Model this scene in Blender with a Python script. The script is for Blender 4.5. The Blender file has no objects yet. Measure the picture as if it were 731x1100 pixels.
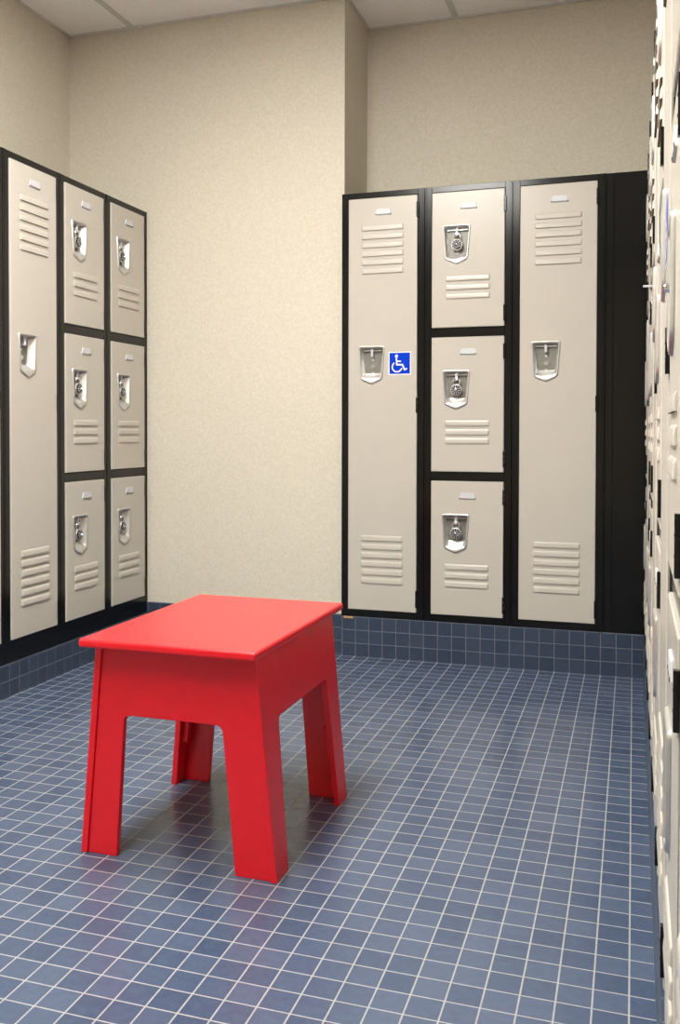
import bpy, bmesh, math, random
from mathutils import Vector, Matrix
random.seed(4)
S = bpy.context.scene
COL = S.collection
PI = math.pi

# ---------------------------------------------------------------- camera
yaw, pitch, roll = 0.3283279, -0.0192068, 0.0011156
cam_d = bpy.data.cameras.new('camera')
cam = bpy.data.objects.new('camera', cam_d); COL.objects.link(cam)
r = Vector((math.cos(yaw), math.sin(yaw), 0)); d = Vector((-math.sin(yaw), math.cos(yaw), 0)); u = Vector((0, 0, 1))
d2 = d*math.cos(pitch) + u*math.sin(pitch); u2 = -d*math.sin(pitch) + u*math.cos(pitch)
r3 = r*math.cos(roll) + u2*math.sin(roll); u3 = -r*math.sin(roll) + u2*math.cos(roll)
M4 = Matrix((r3, u3, -d2)).transposed().to_4x4(); M4.translation = Vector((1.0080, -3.3958, 0.8198))
cam.matrix_world = M4
cam_d.sensor_width = 36; cam_d.lens = 1043.66/1100*36
cam_d.shift_x = 39.867/1100; cam_d.shift_y = -67.15/1100
cam_d.clip_start = 0.02
S.camera = cam
# ---------------------------------------------------------------- world, exposure
w = bpy.data.worlds.new('world'); S.world = w; w.use_nodes = True
w.node_tree.nodes['Background'].inputs[0].default_value = (0.9, 0.95, 1, 1)
w.node_tree.nodes['Background'].inputs[1].default_value = 0.05
S.view_settings.view_transform = 'Standard'; S.view_settings.look = 'None'
S.view_settings.gamma = 1; S.view_settings.use_curve_mapping = False
S.view_settings.exposure = 0.0
LIGHTS = [  # x, y, size x, size y, strength of the recessed ceiling lights
    (0.045, -1.80, 0.56, 1.17, 42.0),
    (0.045, -3.02, 0.56, 1.17, 25.0),
]

# ---------------------------------------------------------------- materials
def nodes(name):
    m = bpy.data.materials.new(name); m.use_nodes = True
    nt = m.node_tree; return m, nt, nt.nodes['Principled BSDF']
def N(nt, t, **k):
    n = nt.nodes.new(t)
    for a, b in k.items(): setattr(n, a, b)
    return n
def coords(nt): return N(nt, 'ShaderNodeNewGeometry').outputs['Position']
def objc(nt): return N(nt, 'ShaderNodeTexCoord').outputs['Object']
def noise(nt, vec, scale, detail=3, rough=.5):
    n = N(nt, 'ShaderNodeTexNoise'); n.inputs['Scale'].default_value = scale
    n.inputs['Detail'].default_value = detail; n.inputs['Roughness'].default_value = rough
    nt.links.new(vec, n.inputs['Vector']); return n.outputs['Fac']
def ramp(nt, fac, stops):
    n = N(nt, 'ShaderNodeValToRGB'); e = n.color_ramp.elements
    e[0].position, e[0].color = stops[0][0], (*stops[0][1], 1)
    e[1].position, e[1].color = stops[1][0], (*stops[1][1], 1)
    for p_, c_ in stops[2:]:
        q = e.new(p_); q.color = (*c_, 1)
    nt.links.new(fac, n.inputs[0]); return n.outputs[0]
def bump(nt, bs, h, strength, dist):
    b = N(nt, 'ShaderNodeBump'); b.inputs['Strength'].default_value = strength; b.inputs['Distance'].default_value = dist
    nt.links.new(h, b.inputs['Height']); nt.links.new(b.outputs[0], bs.inputs['Normal'])
def paint(name, col, rough=.4, var=.04, scale=30, metal=0.0, bstr=0.0, bscale=400, spec=.5, coat=0):
    m, nt, bs = nodes(name)
    f = noise(nt, objc(nt), scale)
    c = ramp(nt, f, [(.3, tuple(x*(1-var) for x in col)), (.7, tuple(min(1, x*(1+var)) for x in col))])
    nt.links.new(c, bs.inputs['Base Color'])
    bs.inputs['Roughness'].default_value = rough; bs.inputs['Metallic'].default_value = metal
    bs.inputs['Specular IOR Level'].default_value = spec; bs.inputs['Coat Weight'].default_value = coat
    if bstr: bump(nt, bs, noise(nt, objc(nt), bscale, 2), bstr, .0005)
    return m

def tile_mat(name, axes, off, rows, c1, c2, grout, rough):
    """square ceramic tiles in a plane given by two world axes"""
    m, nt, bs = nodes(name)
    sep = N(nt, 'ShaderNodeSeparateXYZ'); nt.links.new(coords(nt), sep.inputs[0])
    cmb = N(nt, 'ShaderNodeCombineXYZ')
    for i, ax in enumerate(axes):
        a = N(nt, 'ShaderNodeMath', operation='ADD'); a.inputs[1].default_value = -off[i] + 5.0202*(1 if i == 0 else 1)*(rows[i]/.0502)
        nt.links.new(sep.outputs[ax], a.inputs[0])
        s = N(nt, 'ShaderNodeMath', operation='DIVIDE'); s.inputs[1].default_value = rows[i]
        nt.links.new(a.outputs[0], s.inputs[0])
        nt.links.new(s.outputs[0], cmb.inputs[i])
    b = N(nt, 'ShaderNodeTexBrick'); b.offset = 0; b.squash = 1
    b.inputs['Scale'].default_value = 1; b.inputs['Brick Width'].default_value = 1; b.inputs['Row Height'].default_value = 1
    b.inputs['Mortar Size'].default_value = .028; b.inputs['Mortar Smooth'].default_value = .25; b.inputs['Bias'].default_value = 0
    b.inputs['Color1'].default_value = (*c1, 1); b.inputs['Color2'].default_value = (*c2, 1); b.inputs['Mortar'].default_value = (*grout, 1)
    # 100-tile shift keeps the lattice positive
    nt.links.new(cmb.outputs[0], b.inputs['Vector'])
    mot = ramp(nt, noise(nt, coords(nt), 60, 4, .6), [(.25, (.86, .86, .86)), (.75, (1.12, 1.12, 1.12))])
    mx = N(nt, 'ShaderNodeMix', data_type='RGBA', blend_type='MULTIPLY'); mx.inputs[0].default_value = 1
    nt.links.new(b.outputs['Color'], mx.inputs[6]); nt.links.new(mot, mx.inputs[7])
    nt.links.new(mx.outputs[2], bs.inputs['Base Color'])
    rr = N(nt, 'ShaderNodeMapRange'); rr.inputs[3].default_value = rough; rr.inputs[4].default_value = .8
    nt.links.new(b.outputs['Fac'], rr.inputs[0]); nt.links.new(rr.outputs[0], bs.inputs['Roughness'])
    inv = N(nt, 'ShaderNodeMath', operation='SUBTRACT'); inv.inputs[0].default_value = 1; nt.links.new(b.outputs['Fac'], inv.inputs[1])
    bump(nt, bs, inv.outputs[0], .5, .001)
    return m

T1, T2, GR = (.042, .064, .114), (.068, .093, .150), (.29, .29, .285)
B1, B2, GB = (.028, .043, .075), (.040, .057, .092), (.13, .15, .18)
M = {}
M['floor'] = tile_mat('floor_tile', (0, 1), (1.0078, -1.66994), (.050195, .050287), T1, T2, GR, .26)
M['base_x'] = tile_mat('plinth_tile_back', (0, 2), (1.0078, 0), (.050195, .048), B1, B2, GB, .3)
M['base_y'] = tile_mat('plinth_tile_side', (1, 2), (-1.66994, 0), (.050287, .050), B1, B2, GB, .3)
def wallpaper():
    m, nt, bs = nodes('woven_vinyl_wallcovering')
    mp = N(nt, 'ShaderNodeMapping'); mp.inputs['Scale'].default_value = (1, 1, .35)
    nt.links.new(coords(nt), mp.inputs[0])
    f = noise(nt, mp.outputs[0], 260, 3, .7)
    f2 = noise(nt, coords(nt), 130, 2, .6)
    a = N(nt, 'ShaderNodeMath', operation='ADD'); nt.links.new(f, a.inputs[0]); nt.links.new(f2, a.inputs[1])
    h = N(nt, 'ShaderNodeMath', operation='MULTIPLY'); h.inputs[1].default_value = .5; nt.links.new(a.outputs[0], h.inputs[0])
    c = ramp(nt, h.outputs[0], [(.36, (.565, .515, .41)), (.64, (.665, .617, .52))])
    nt.links.new(c, bs.inputs['Base Color']); bs.inputs['Roughness'].default_value = .75
    bs.inputs['Specular IOR Level'].default_value = .25
    bump(nt, bs, h.outputs[0], .35, .0015); return m
M['wall'] = wallpaper()
M['ceil'] = paint('ceiling_panel', (.95, .94, .92), .9, .05, 160, bstr=.3, bscale=300)
M['tbar'] = paint('ceiling_grid_metal', (.62, .61, .58), .5)
M['door'] = paint('beige_enamel', (.50, .462, .40), .24, .012, 8, spec=.36)
M['slot'] = paint('louvre_slot_shade', (.10, .07, .035), .7)  # dark brown stands for the shade inside the louvre slots
M['black'] = paint('black_enamel', (.004, .004, .004), .16, .1, 12, spec=.35)
M['dark'] = paint('locker_inside', (.006, .006, .006), .6)
M['steel'] = paint('stamped_steel', (.60, .59, .565), .38, .05, 60, metal=.8)
M['steel2'] = paint('shaded_steel', (.19, .18, .155), .42, .10, 90, metal=.25)  # pocket back: same steel, colour darkened for shade inside the cup
M['chrome'] = paint('chrome', (.85, .85, .85), .12, .02, 40, metal=1)
M['plate'] = paint('number_plate_aluminium', (.56, .56, .58), .4, .03, 90)
M['dial'] = paint('dial_black', (.004, .004, .005), .5, spec=.2)
M['white'] = paint('sticker_white', (.74, .76, .78), .25, spec=.25)
M['blue'] = paint('sticker_blue', (.001, .040, .52), .2, spec=.2)
M['brass'] = paint('raw_wood_shim', (.50, .30, .10), .5)
M['red'] = paint('red_plastic', (.80, .007, .015), .26, .03, 40, bstr=.2, bscale=900, spec=.62)
def emis(name, st):
    m, nt, bs = nodes(name)
    bs.inputs['Emission Color'].default_value = (1.0, .98, .94, 1); bs.inputs['Emission Strength'].default_value = st
    bs.inputs['Base Color'].default_value = (.9, .9, .9, 1); return m
M['ltframe'] = paint('light_frame_white', (.8, .8, .78), .5)

# ---------------------------------------------------------------- helpers
def box(bm, x0, x1, y0, y1, z0, z1, mi=0):
    vs = [bm.verts.new((x, y, z)) for x in (x0, x1) for y in (y0, y1) for z in (z0, z1)]
    for q in ((0, 1, 3, 2), (4, 6, 7, 5), (0, 4, 5, 1), (2, 3, 7, 6), (0, 2, 6, 4), (1, 5, 7, 3)):
        f = bm.faces.new([vs[i] for i in q]); f.material_index = mi
def obj(name, bm, mats, parent=None, bevel=0, seg=2, smooth=False):
    bmesh.ops.recalc_face_normals(bm, faces=bm.faces)
    me = bpy.data.meshes.new(name); bm.to_mesh(me); bm.free()
    for m in (mats if isinstance(mats, (list, tuple)) else [mats]): me.materials.append(M[m] if isinstance(m, str) else m)
    o = bpy.data.objects.new(name, me); COL.objects.link(o); o.parent = parent
    if smooth:
        for p_ in me.polygons: p_.use_smooth = True
    if bevel:
        b = o.modifiers.new('bevel', 'BEVEL'); b.width = bevel; b.segments = seg; b.limit_method = 'ANGLE'; b.angle_limit = math.radians(40)
        b.harden_normals = False
    return o
def empty(name, loc, rz=0):
    o = bpy.data.objects.new(name, None); COL.objects.link(o); o.location = loc; o.rotation_euler = (0, 0, rz); o.empty_display_size = .05
    return o
def tag(o, label=None, cat=None, group=None, kind=None):
    for k, v in (('label', label), ('category', cat), ('group', group), ('kind', kind)):
        if v: o[k] = v
    return o
def struct(name, boxes, mat):
    bm = bmesh.new()
    for b in boxes: box(bm, *b)
    return tag(obj(name, bm, mat), kind='structure')
def copy_tree(o, parent=None):
    c = o.copy(); COL.objects.link(c); c.parent = parent
    if parent is not None: c.matrix_parent_inverse = o.matrix_parent_inverse
    for ch in list(o.children): copy_tree(ch, c)
    return c
def round_poly(corners, rad, n=5):
    """closed 2-D outline with rounded corners, always n points per corner"""
    out = []; k = len(corners)
    for i in range(k):
        p0, p1, p2 = Vector(corners[i-1]), Vector(corners[i]), Vector(corners[(i+1) % k])
        rr = rad[i] if isinstance(rad, (list, tuple)) else rad
        a = p1 + (p0-p1).normalized()*rr; b = p1 + (p2-p1).normalized()*rr
        for j in range(n):
            t = j/(n-1); out.append(a*(1-t)**2 + p1*2*t*(1-t) + b*t*t)
    return out
def loop(bm, pts, y):
    return [bm.verts.new((p_[0], y, p_[1])) for p_ in pts]
def bridge(bm, A, B, mi=0, sm=False):
    n = len(A)
    for i in range(n):
        f = bm.faces.new((A[i], A[(i+1) % n], B[(i+1) % n], B[i])); f.material_index = mi; f.smooth = sm
def fill_with_holes(bm, loops, mi=0):
    es = []
    for L in loops:
        for i in range(len(L)): 
            e = bm.edges.get((L[i], L[(i+1) % len(L)])) or bm.edges.new((L[i], L[(i+1) % len(L)])); es.append(e)
    g = bmesh.ops.triangle_fill(bm, edges=es, use_beauty=True)
    for f in g['geom']:
        if isinstance(f, bmesh.types.BMFace): f.material_index = mi
def disc(bm, cx, cz, rad, y0, y1, n=24, mi=0, rad2=None):
    """short cylinder along y: back at y0, front at y1 (front is the smaller y)"""
    A = [bm.verts.new((cx+rad*math.cos(2*PI*i/n), y0, cz+rad*math.sin(2*PI*i/n))) for i in range(n)]
    r2 = rad2 if rad2 is not None else rad
    B = [bm.verts.new((cx+r2*math.cos(2*PI*i/n), y1, cz+r2*math.sin(2*PI*i/n))) for i in range(n)]
    bridge(bm, A, B, mi); 
    for L in (A, B):
        f = bm.faces.new(L); f.material_index = mi
def tube(bm, pts, rad, n=8, mi=0):
    rings = []
    for i, p_ in enumerate(pts):
        a = Vector(pts[max(i-1, 0)]); b = Vector(pts[min(i+1, len(pts)-1)]); t = (b-a).normalized()
        x = t.cross(Vector((0, 1, 0.01))).normalized(); y = t.cross(x).normalized()
        rings.append([bm.verts.new(Vector(p_) + rad*(math.cos(2*PI*k/n)*x + math.sin(2*PI*k/n)*y)) for k in range(n)])
    for i in range(len(rings)-1): bridge(bm, rings[i], rings[i+1], mi, True)
    bm.faces.new(rings[0]).material_index = mi; bm.faces.new(rings[-1]).material_index = mi

# ---------------------------------------------------------------- the room
XW, XR, YN, ZC, W = -1.1586, 1.0408, 0.351, 2.405, 0.30495
XL, YW, XE, YB = -0.8088, 0.035, 1.39, -5.3
ZB, ZT = 0.1444, 1.6767
struct('floor', [(XW-.1, XE+.1, YB-.1, YN+.1, -.08, 0)], 'floor')
struct('ceiling', [(XW-.1, XE+.1, YB-.1, YN+.1, ZC, ZC+.06)], 'ceil')
struct('wall_left', [(XW-.1, XW, YB, YN+.1, 0, ZC)], 'wall')
struct('wall_back', [(XW, -.001, YW, YN+.1, 0, ZC)], 'wall')
struct('wall_niche', [(-.001, XE, YN, YN+.1, 0, ZC)], 'wall')
struct('wall_right', [(XE, XE+.1, YB, YN+.1, 0, ZC)], 'wall')
struct('wall_front', [(XW, XE, YB-.1, YB, 0, ZC)], 'wall')
# tiled plinths and tiled skirting
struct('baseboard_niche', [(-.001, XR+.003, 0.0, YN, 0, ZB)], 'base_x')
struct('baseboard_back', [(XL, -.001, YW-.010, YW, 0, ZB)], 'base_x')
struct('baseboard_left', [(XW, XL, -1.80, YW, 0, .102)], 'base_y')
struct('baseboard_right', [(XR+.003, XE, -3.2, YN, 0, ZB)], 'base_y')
# suspended ceiling grid
t_ = []
for k in range(0, 2): t_.append((-.870-.011+1.22*k, -.870+.011+1.22*k, YB, YN, ZC-.004, ZC))
struct('trim_1', t_, 'tbar')
t_ = []
for k in range(0, 8):
    y = -.575 - .61*k; t_.append((XW, XE, y-.008, y+.008, ZC-.0035, ZC))
struct('trim_2', t_, 'tbar')
struct('trim_3', [(XW, -.001, YW-.014, YW, ZC-.006, ZC), (XW, XW+.014, YB, YW, ZC-.006, ZC),
                  (-.001, .013, YW-.014, YN, ZC-.006, ZC), (0, XE, YN-.014, YN, ZC-.006, ZC)], 'tbar')

# recessed ceiling lights, real fixtures of the room
for i, (lx, ly, sx, sy, st) in enumerate(LIGHTS):
    e = tag(empty('ceiling_light', (lx, ly, ZC)), ['rectangular recessed fluorescent ceiling light above the red stool',
            'rectangular recessed fluorescent ceiling light at the camera end of the room'][i], 'ceiling light')
    bm = bmesh.new()
    a, b = sx/2, sy/2
    for q in ((-a-.02, a+.02, -b-.02, -b), (-a-.02, a+.02, b, b+.02), (-a-.02, -a, -b, b), (a, a+.02, -b, b)): box(bm, *q, -.012, 0)
    obj('frame', bm, 'ltframe', e)
    bm = bmesh.new(); box(bm, -a, a, -b, b, -.008, -.001)
    obj('diffuser', bm, emis('light_diffuser', st), e)

# ---------------------------------------------------------------- lockers
DX0, DX1 = .0265, .2785
PO = [(0.063, 0), (0.163, 0), (0.1535, -.122), (.113, -.140), (.0715, -.122)]      # pocket rim, from its top edge
def outline(inset, top, tip=True, n=5, rr=.010):
    cx, cz = .113, -.062
    c = [(.063+inset, -inset), (.163-inset, -inset), (.1535-inset*.95, -.122+inset), (.113, (-.140+inset*1.1) if tip else (-.122+inset)), (.0715+inset*.95, -.122+inset)]
    rads = [rr, rr, rr*1.1, .006, rr*1.1]
    return [(p_[0], p_[1]+top) for p_ in round_poly(c, rads, n)]
def louvre(bm, u0, u1, z, n=6):
    """one pressed louvre: rounded hood with a shade-coloured underside"""
    prof = [(.0, .0), (.0020, -.0018), (.0045, -.0028), (.009, -.0034), (.0155, -.0038), (.0190, -.0036)]   # (drop, out)
    th = .0010
    xs = [(u0, 0), (u0+.0015, .6), (u0+.005, 1), (u1-.005, 1), (u1-.0015, .6), (u1, 0)]
    rows = [[bm.verts.new((x, yy*s - .0002, z-dz)) for dz, yy in prof] for x, s in xs]
    for i in range(len(rows)-1):
        for j in range(len(prof)-1):
            f = bm.faces.new((rows[i][j], rows[i+1][j], rows[i+1][j+1], rows[i][j+1]))
    # lip closing the hood below, coloured dark for the shade inside
    low = [bm.verts.new((x, -.0002, z-.0190)) for x, s in xs]
    for i in range(len(rows)-1):
        bm.faces.new((rows[i][-1], rows[i+1][-1], low[i+1], low[i])).material_index = 1
def make_door(root, z0, z1, pocket_top, louvs, hinges, cleat=False, latch_pin=False):
    yf, yb = -.004, .012
    bm = bmesh.new()
    fr = round_poly([(DX0, z1), (DX1, z1), (DX1, z0), (DX0, z0)], .0015, 3)
    fr0 = round_poly([(DX0+.002, z1-.002), (DX1-.002, z1-.002), (DX1-.002, z0+.002), (DX0+.002, z0+.002)], .0015, 3)
    hole = outline(.0045, pocket_top)
    A = loop(bm, fr0, yf); H = loop(bm, hole, yf); fill_with_holes(bm, [A, H])
    Bq = loop(bm, fr, yf+.0015); bridge(bm, A, Bq)
    Cq = loop(bm, fr, yb); bridge(bm, Bq, Cq)
    H2 = loop(bm, hole, yb); bridge(bm, H, H2); fill_with_holes(bm, [Cq, H2])
    bm2 = bmesh.new()
    for (zt, n) in louvs:
        for k in range(n): louvre(bm2, .075, .229, zt-.0308*k)
    for v in bm2.verts: v.co.y += yf
    me_ = bpy.data.meshes.new('t'); bm2.to_mesh(me_); bm2.free(); bm.from_mesh(me_)
    door = obj('door', bm, ['door', 'slot'], root)
    # latch pocket: stamped cup
    bm = bmesh.new()
    L0 = loop(bm, outline(0, pocket_top), yf-.0002)
    L1 = loop(bm, outline(.0014, pocket_top), yf-.0042)
    L2 = loop(bm, outline(.0050, pocket_top, rr=.009), yf-.0050)
    L3 = loop(bm, outline(.0080, pocket_top, False, rr=.008), yf-.0010)
    ins = [(p_[0], p_[1]) for p_ in outline(.012, pocket_top, False, rr=.008)]
    L4 = loop(bm, ins, yf+.024)
    # floor of the cup sits higher at the bottom: sloping ledge
    zl = pocket_top-.122+.012
    for v in L4:
        if v.co.z < zl+.012: v.co.z += .012
    for a, b in ((L0, L1), (L1, L2), (L2, L3)): bridge(bm, a, b, 0, True)
    bridge(bm, L3, L4, 0, True)
    f = bm.faces.new(L4); f.material_index = 1
    pk = obj('latch_pocket', bm, ['steel', 'steel2'], door)
    # latch hardware as its own mesh joined in one piece
    yb2 = yf+.0235
    bm = bmesh.new(); box(bm, .077, .149, yb2-.008, yb2, pocket_top-.019, pocket_top-.014)
    obj('latch_bar', bm, 'steel', door, .0006, 1)
    bm = bmesh.new(); box(bm, .1085, .1175, yb2-.017, yb2-.0005, pocket_top-.038, pocket_top-.010)
    obj('hasp', bm, 'plate', door, .0008, 1)
    bm = bmesh.new(); disc(bm, .113, pocket_top-.075, .0085, yb2, yb2-.003, 18); obj('bolt', bm, 'chrome', door, .0008, 1)
    for dz, y_, r_ in ((.050, yb2, .0036), (.098, yb2, .0042), (.1285, yf-.0028, .0036)):
        bm = bmesh.new(); disc(bm, .113, pocket_top-dz, r_, y_, y_-.002, 12); obj('rivet', bm, 'plate', door)
    if latch_pin:
        bm = bmesh.new(); box(bm, .100, .103, yf-.022, yf+.018, pocket_top-.031, pocket_top-.027); obj('latch_pin', bm, 'plate', door)
    # number plate
    bm = bmesh.new(); zt = z1-.040; cu = .1555
    o_ = round_poly([(cu-.024, zt), (cu+.024, zt), (cu+.031, zt-.023), (cu-.031, zt-.023)], .003, 4)
    A = loop(bm, o_, yf-.0001); B_ = loop(bm, [(cu+(x-cu)*.97, zt-.0115+(z-zt+.0115)*.95) for x, z in o_], yf-.0026)
    bridge(bm, A, B_); bm.faces.new(B_)
    for s in (-1, 1): disc(bm, cu+s*.026, zt-.0195, .0022, yf-.0026, yf-.0034, 10, 1)
    box(bm, cu-.022, cu+.022, yf-.0030, yf-.0024, zt-.0215, zt-.0198, 1)
    obj('number_plate', bm, ['plate', 'dark'], door)
    for (hz1, hz0) in hinges:
        bm = bmesh.new()
        box(bm, DX1-.0028, DX1+.006, yf-.0035, yf+.006, hz0, hz1)
        for k in (1, 2):
            zz = hz0+(hz1-hz0)*k/3; box(bm, DX1-.0034, DX1+.0062, yf-.0041, yf+.004, zz-.0006, zz+.0006)
        obj('hinge', bm, 'black', door, .001, 2)
    return door
def make_locker(kind, pin=False, kick=False):
    root = empty('locker', (0, 0, 0))
    bm = bmesh.new(); box(bm, .0008, W-.0008, .030, .345, ZB+.0005, ZT)
    obj('body', bm, 'black', root)
    bm = bmesh.new(); g = .0008
    box(bm, g, DX0-.002, 0, .0305, ZB+.0005, ZT); box(bm, DX1+.002, W-g, 0, .0305, ZB+.0005, ZT)
    rails = [(ZB+.0005, .170), (1.6565, ZT)]
    if kind == 'tiers': rails += [(.6465, .6745), (1.1505, 1.1795)]
    for z0, z1 in rails: box(bm, DX0-.002, DX1+.002, .0005, .0305, z0, z1)
    # rolled outer lip of the stiles
    box(bm, g, .007, -.0015, .004, ZB+.0005, ZT); box(bm, W-.007, W-g, -.0015, .004, ZB+.0005, ZT)
    obj('face_frame', bm, 'black', root, .0008, 1)
    if kick:
        bm = bmesh.new(); box(bm, .0005, W-.0005, .002, .02, .1022, ZB+.0004); obj('kick_plate', bm, 'black', root, .001, 1)
    if kind == 'tiers':
        for z0, z1 in ((1.182, 1.654), (.677, 1.148), (.172, .644)):
            make_door(root, z0, z1, z1-.114, [(z1-.291, 3)], [(z1-.027, z1-.080), (z0+.073, z0+.018)])
    else:
        make_door(root, .172, 1.654, 1.126, [(1.557, 6), (.443, 6)], [(1.629, 1.575), (.938, .885), (.250, .190)], latch_pin=pin)
    return root
P = {('tiers', 0): make_locker('tiers'), ('tall', 0): make_locker('tall')}
used = set()
def put_locker(kind, loc, rz, label, group, kick=False, pin=False):
    key = (kind, 0)
    if kick or pin:
        o = make_locker(kind, pin, kick)
    elif key in used: o = copy_tree(P[key])
    else: o = P[key]; used.add(key)
    o.location = loc; o.rotation_euler = (0, 0, rz)
    tag(o, label, 'locker', group); return o
# padlock, hangs in a latch pocket (local origin: door plane, u, z)
def make_padlock():
    root = empty('combination_padlock', (0, 0, 0))
    bm = bmesh.new(); disc(bm, 0, 0, .0195, .008, -.006, 32); obj('body', bm, 'steel', root, .002, 2)
    bm = bmesh.new()
    pts = [(-.011, .001, .012)] + [(.011*-math.cos(PI*k/10), .001, .030+.011*math.sin(PI*k/10)) for k in range(11)] + [(.011, .001, .012)]
    tube(bm, pts, .0030); obj('shackle', bm, 'chrome', root)
    bm = bmesh.new(); disc(bm, 0, 0, .0168, -.006, -.009, 32, 0, .0160)
    n = 10
    for k in range(n):
        a = 2*PI*k/n; c, s = math.cos(a), math.sin(a)
        q = [(x*c-z*s, -.0094, x*s+z*c) for x, z in ((.0060, -.0005), (.0150, -.0011), (.0150, .0011), (.0060, .0005))]
        bm.faces.new([bm.verts.new(v) for v in q]).material_index = 1
    obj('dial', bm, ['dial', 'white'], root)
    bm = bmesh.new(); disc(bm, 0, 0, .0052, -.009, -.017, 16, 0, .0042); obj('knob', bm, 'chrome', root, .001, 2)
    return root
lock0 = make_padlock(); lk = [0]
def put_lock(locker, ptop, label, group, turn=0.0):
    o = lock0 if lk[0] == 0 else copy_tree(lock0); lk[0] += 1
    a = locker.rotation_euler.z; loc = Vector((.113, .004, ptop-.070)); rot = Matrix.Rotation(a, 3, 'Z')
    o.location = Vector(locker.location) + rot @ loc
    o.rotation_euler = (0, 0, a)
    for c in o.children:
        if c.name.startswith(('dial', 'knob')): c.rotation_euler = (0, turn, 0)
    tag(o, label, 'padlock', group); return o
PT = {'top': 1.540, 'middle': 1.034, 'bottom': .530}

# back bank
gB = 'lockers of the back bank in the niche'
bk = []
for k, (kd, lb) in enumerate([('tall', 'tall single-door beige locker with the blue wheelchair sticker on its door'),
                              ('tiers', 'beige locker of three stacked doors between the two tall lockers in the back niche'),
                              ('tall', 'tall single-door beige locker beside the plain black panel, no sticker')]):
    bk.append(put_locker(kd, (k*W, 0, 0), 0, lb, gB))
# blue accessibility sticker on the first one's door
door1 = [c for c in bk[0].children if c.name.startswith('door')][0]
bm = bmesh.new(); yS = -.0043
x0, z0, s = .1755, 1.0195, .0825
def flat(pts, y, mi):
    bm.faces.new([bm.verts.new((x, y, z)) for x, z in pts]).material_index = mi
box(bm, x0, x0+s, yS-.0004, yS+.0002, z0, z0+s, 0)
b_ = .0040; flat([(x0+b_, z0+b_), (x0+s-b_, z0+b_), (x0+s-b_, z0+s-b_), (x0+b_, z0+s-b_)], yS-.0008, 1)
def sp(px, pz): return (x0+(px-388)/207*s, z0+(437-pz)/210*s)
def stroke(pts, wd, y):
    P_ = [Vector(sp(*q)) for q in pts]; h = wd/2; L = []; R_ = []
    for i, q in enumerate(P_):
        t1 = (P_[i]-P_[i-1]).normalized() if i else (P_[1]-P_[0]).normalized()
        t2 = (P_[i+1]-P_[i]).normalized() if i < len(P_)-1 else t1
        n_ = Vector((-(t1+t2).y, (t1+t2).x)).normalized(); k_ = h/max(.5, n_.dot(Vector((-t1.y, t1.x))))
        L.append(q+n_*k_); R_.append(q-n_*k_)
    for i in range(len(P_)-1):
        flat([L[i], L[i+1], R_[i+1], R_[i]], y, 2)
ys = yS-.0012
hc = [(463+15*math.cos(2*PI*k/16), 267+15*math.sin(2*PI*k/16)) for k in range(16)]
flat([sp(*q) for q in hc], ys, 2)
stroke([(461, 272), (466, 345), (517, 345), (536, 390), (558, 381)], .0054, ys)
stroke([(464, 314), (504, 314)], .0048, ys-.0001)
stroke([(468+44*math.cos(math.radians(a)), 365+44*math.sin(math.radians(a))) for a in range(15, 246, 11)], .0046, ys-.0002)
st = obj('accessibility_sticker', bm, ['white', 'blue', 'white'], door1)
st['label'] = 'blue and white wheelchair symbol sticker'
for nm in ('top', 'middle', 'bottom'):
    put_lock(bk[1], PT[nm], 'round combination padlock on the %s door of the back niche locker' % nm, 'padlocks on the back bank', {'top': .5, 'middle': .2, 'bottom': 0}[nm])
# left bank (seen from its front the units run from near to far)
gL = 'lockers of the left bank'
lf = []
for k, (kd, lb) in enumerate([('tiers', 'beige locker of three stacked doors at the wall end of the left bank'),
                              ('tiers', 'beige locker of three stacked doors next to the tall locker on the left'),
                              ('tall', 'tall single-door beige locker in the left bank, no lock in its latch'),
                              ('tall', 'beige locker cut off by the left edge of the photo')]):
    lf.append(put_locker(kd, (XL, .0305-(k+1)*W, 0), PI/2, lb, gL, kick=True))
for k, wh in ((0, 'wall-end'), (1, 'second-from-the-wall')):
    for j, nm in enumerate(('top', 'middle', 'bottom')):
        put_lock(lf[k], PT[nm], 'round combination padlock on the %s door of the %s left locker' % (nm, wh), 'padlocks on the left bank', .3*j+k)
# right bank, seen almost edge-on
gR = 'lockers of the right bank seen edge-on'
kinds = ['tiers', 'tall', 'tiers', 'tiers', 'tall', 'tiers', 'tall', 'tiers', 'tall', 'tiers']
ordn = ['first', 'second', 'third', 'fourth', 'fifth', 'sixth', 'seventh', 'eighth', 'ninth', 'tenth']
rt = []
for k, kd in enumerate(kinds):
    lb = '%s beige locker of the right-hand bank, %s counted from the black panel' % ('tall single-door' if kd == 'tall' else 'three-door', ordn[k])
    rt.append(put_locker(kd, (XR+.008, -.10-k*W, 0), -PI/2, lb, gR, pin=(k == 4)))
for k, nm in ((7, 'middle'),):
    put_lock(rt[k], PT[nm], 'round combination padlock on the nearest right-hand locker at the photo edge', 'padlocks on the right bank')

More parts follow.
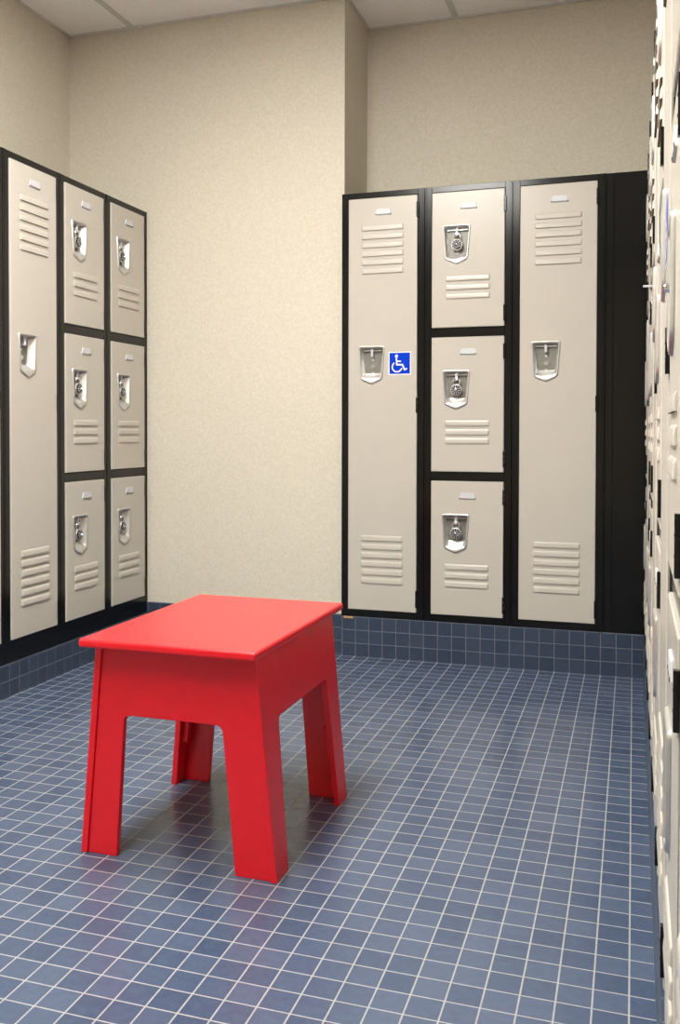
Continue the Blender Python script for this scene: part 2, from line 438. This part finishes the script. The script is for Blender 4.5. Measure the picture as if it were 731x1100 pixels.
# black filler panels in the corner between the back and right banks
bm = bmesh.new(); xf = 3*W
box(bm, xf-.0006, XR+.008, .004, .02, ZB+.0005, ZT); box(bm, xf-.0006, xf+.003, 0, .02, ZB+.0005, ZT); box(bm, xf+.024, xf+.027, .0025, .02, ZB+.0005, ZT)
box(bm, xf+.001, XR+.001, .018, .345, ZT-.003, ZT)
tag(obj('filler_panel', bm, 'black', None, .0008, 1), 'plain black filler panel right of the last back locker', 'panel')
bm = bmesh.new(); box(bm, XR+.008, XR+.024, -.0995, .003, ZB+.0005, ZT)
box(bm, XR+.007, XR+.009, -.0995, -.096, ZB+.0005, ZT)
tag(obj('corner_strip', bm, 'black', None, .0008, 1), 'narrow black corner strip closing the far end of the right bank', 'panel')
bm = bmesh.new(); box(bm, .010, .045, -.004, .03, .1375, .1443)
tag(obj('shim', bm, 'brass', None, .0008, 1), 'small tan shim under the lower left corner of the stickered locker', 'shim')

# ---------------------------------------------------------------- red stool
st_ = tag(empty('stool', (.2004, -1.5391, 0), -.0068), 'red plastic stool with arched panel legs standing on the blue tiles', 'stool')
FX, FY, SX, SY, TH, Zt = .2044, .2218, .0955, -.0205, .0135, .4115
def panel(outer, thick, mapf, name, bev=.0028):
    """outer: closed 2-D outline; mapf(u, z, t) -> 3-D point, t from the outer (0) to the inner (1) face"""
    bm = bmesh.new()
    A = [bm.verts.new(mapf(u_, z_, 0)) for u_, z_ in outer]; B_ = [bm.verts.new(mapf(u_, z_, 1)) for u_, z_ in outer]
    bridge(bm, A, B_); fill_with_holes(bm, [A]); fill_with_holes(bm, [B_])
    bmesh.ops.dissolve_limit(bm, angle_limit=.01, verts=bm.verts, edges=bm.edges)
    return obj(name, bm, 'red', st_, bev, 3)
def arch(h0, h1, i0, i1, ja, jb, za, ztop, rad=.014):
    """outline: half-widths h0 at floor / h1 at top; opening i0..i1 at floor, ja..jb at its top za"""
    c = [(-h0, 0), (i0, 0), (ja, za), (jb, za), (i1, 0), (h0, 0), (h1, ztop), (-h1, ztop)]
    rd = [.002, .002, rad, rad, .002, .002, .002, .002]
    return [tuple(v) for v in round_poly(c, rd, 5)]
hs = lambda z: FY-SY*z
side = arch(FY, hs(Zt), -.160, .163, -.143, .152, .281, Zt)
for s in (-1, 1):
    panel(side, TH, lambda y, z, t, s=s: (s*(FX-SX*z-TH*t), y, z), 'side_panel')
ew = lambda z: FX-SX*z-TH-.0002
endp = arch(ew(0), ew(Zt), -.128, .120, -.108, .096, .277, Zt)
for s in (-1, 1):
    panel(endp, TH, lambda x, z, t, s=s: (x, s*(FY-SY*z-.0045-TH*t), z), 'end_panel')
# rounded joining tabs on the inside of the legs
for sx_ in (-1, 1):
    for sy_ in (-1, 1):
        bm = bmesh.new()
        zc_, hh, ww = .130, .028, .0095
        pts = [(ww*math.cos(a), hh*(1 if math.sin(a) >= 0 else -1)+ww*math.sin(a)) for a in [2*PI*(k+.5)/20 for k in range(20)]]
        A = []; B_ = []
        for py, pz in pts:
            z = zc_+pz; xx = FX-SX*z-TH; yy = FY-.038+py
            A.append(bm.verts.new((sx_*(xx+.002), sy_*yy, z))); B_.append(bm.verts.new((sx_*(xx-.013), sy_*yy, z)))
        bridge(bm, A, B_); bm.faces.new(A); bm.faces.new(B_)
        obj('joining_tab', bm, 'red', st_, .002, 3)
# feet glides
for sx_ in (-1, 1):
    for sy_ in (-1, 1):
        bm = bmesh.new()
        box(bm, *sorted((sx_*(FX-.012), sx_*(FX-.002))), *sorted((sy_*(FY-.055), sy_*(FY-.008))), 0, .003)
        obj('foot_pad', bm, 'dark', st_)
bm = bmesh.new()
sl = round_poly([(-.1806, -.268), (.1806, -.268), (.1806, .268), (-.1806, .268)], .006, 5)
A = [bm.verts.new((x, y, Zt)) for x, y in sl]; B_ = [bm.verts.new((x, y, .4275)) for x, y in sl]
bridge(bm, A, B_); bm.faces.new(A); bm.faces.new(B_)
obj('seat', bm, 'red', st_, .0050, 4)
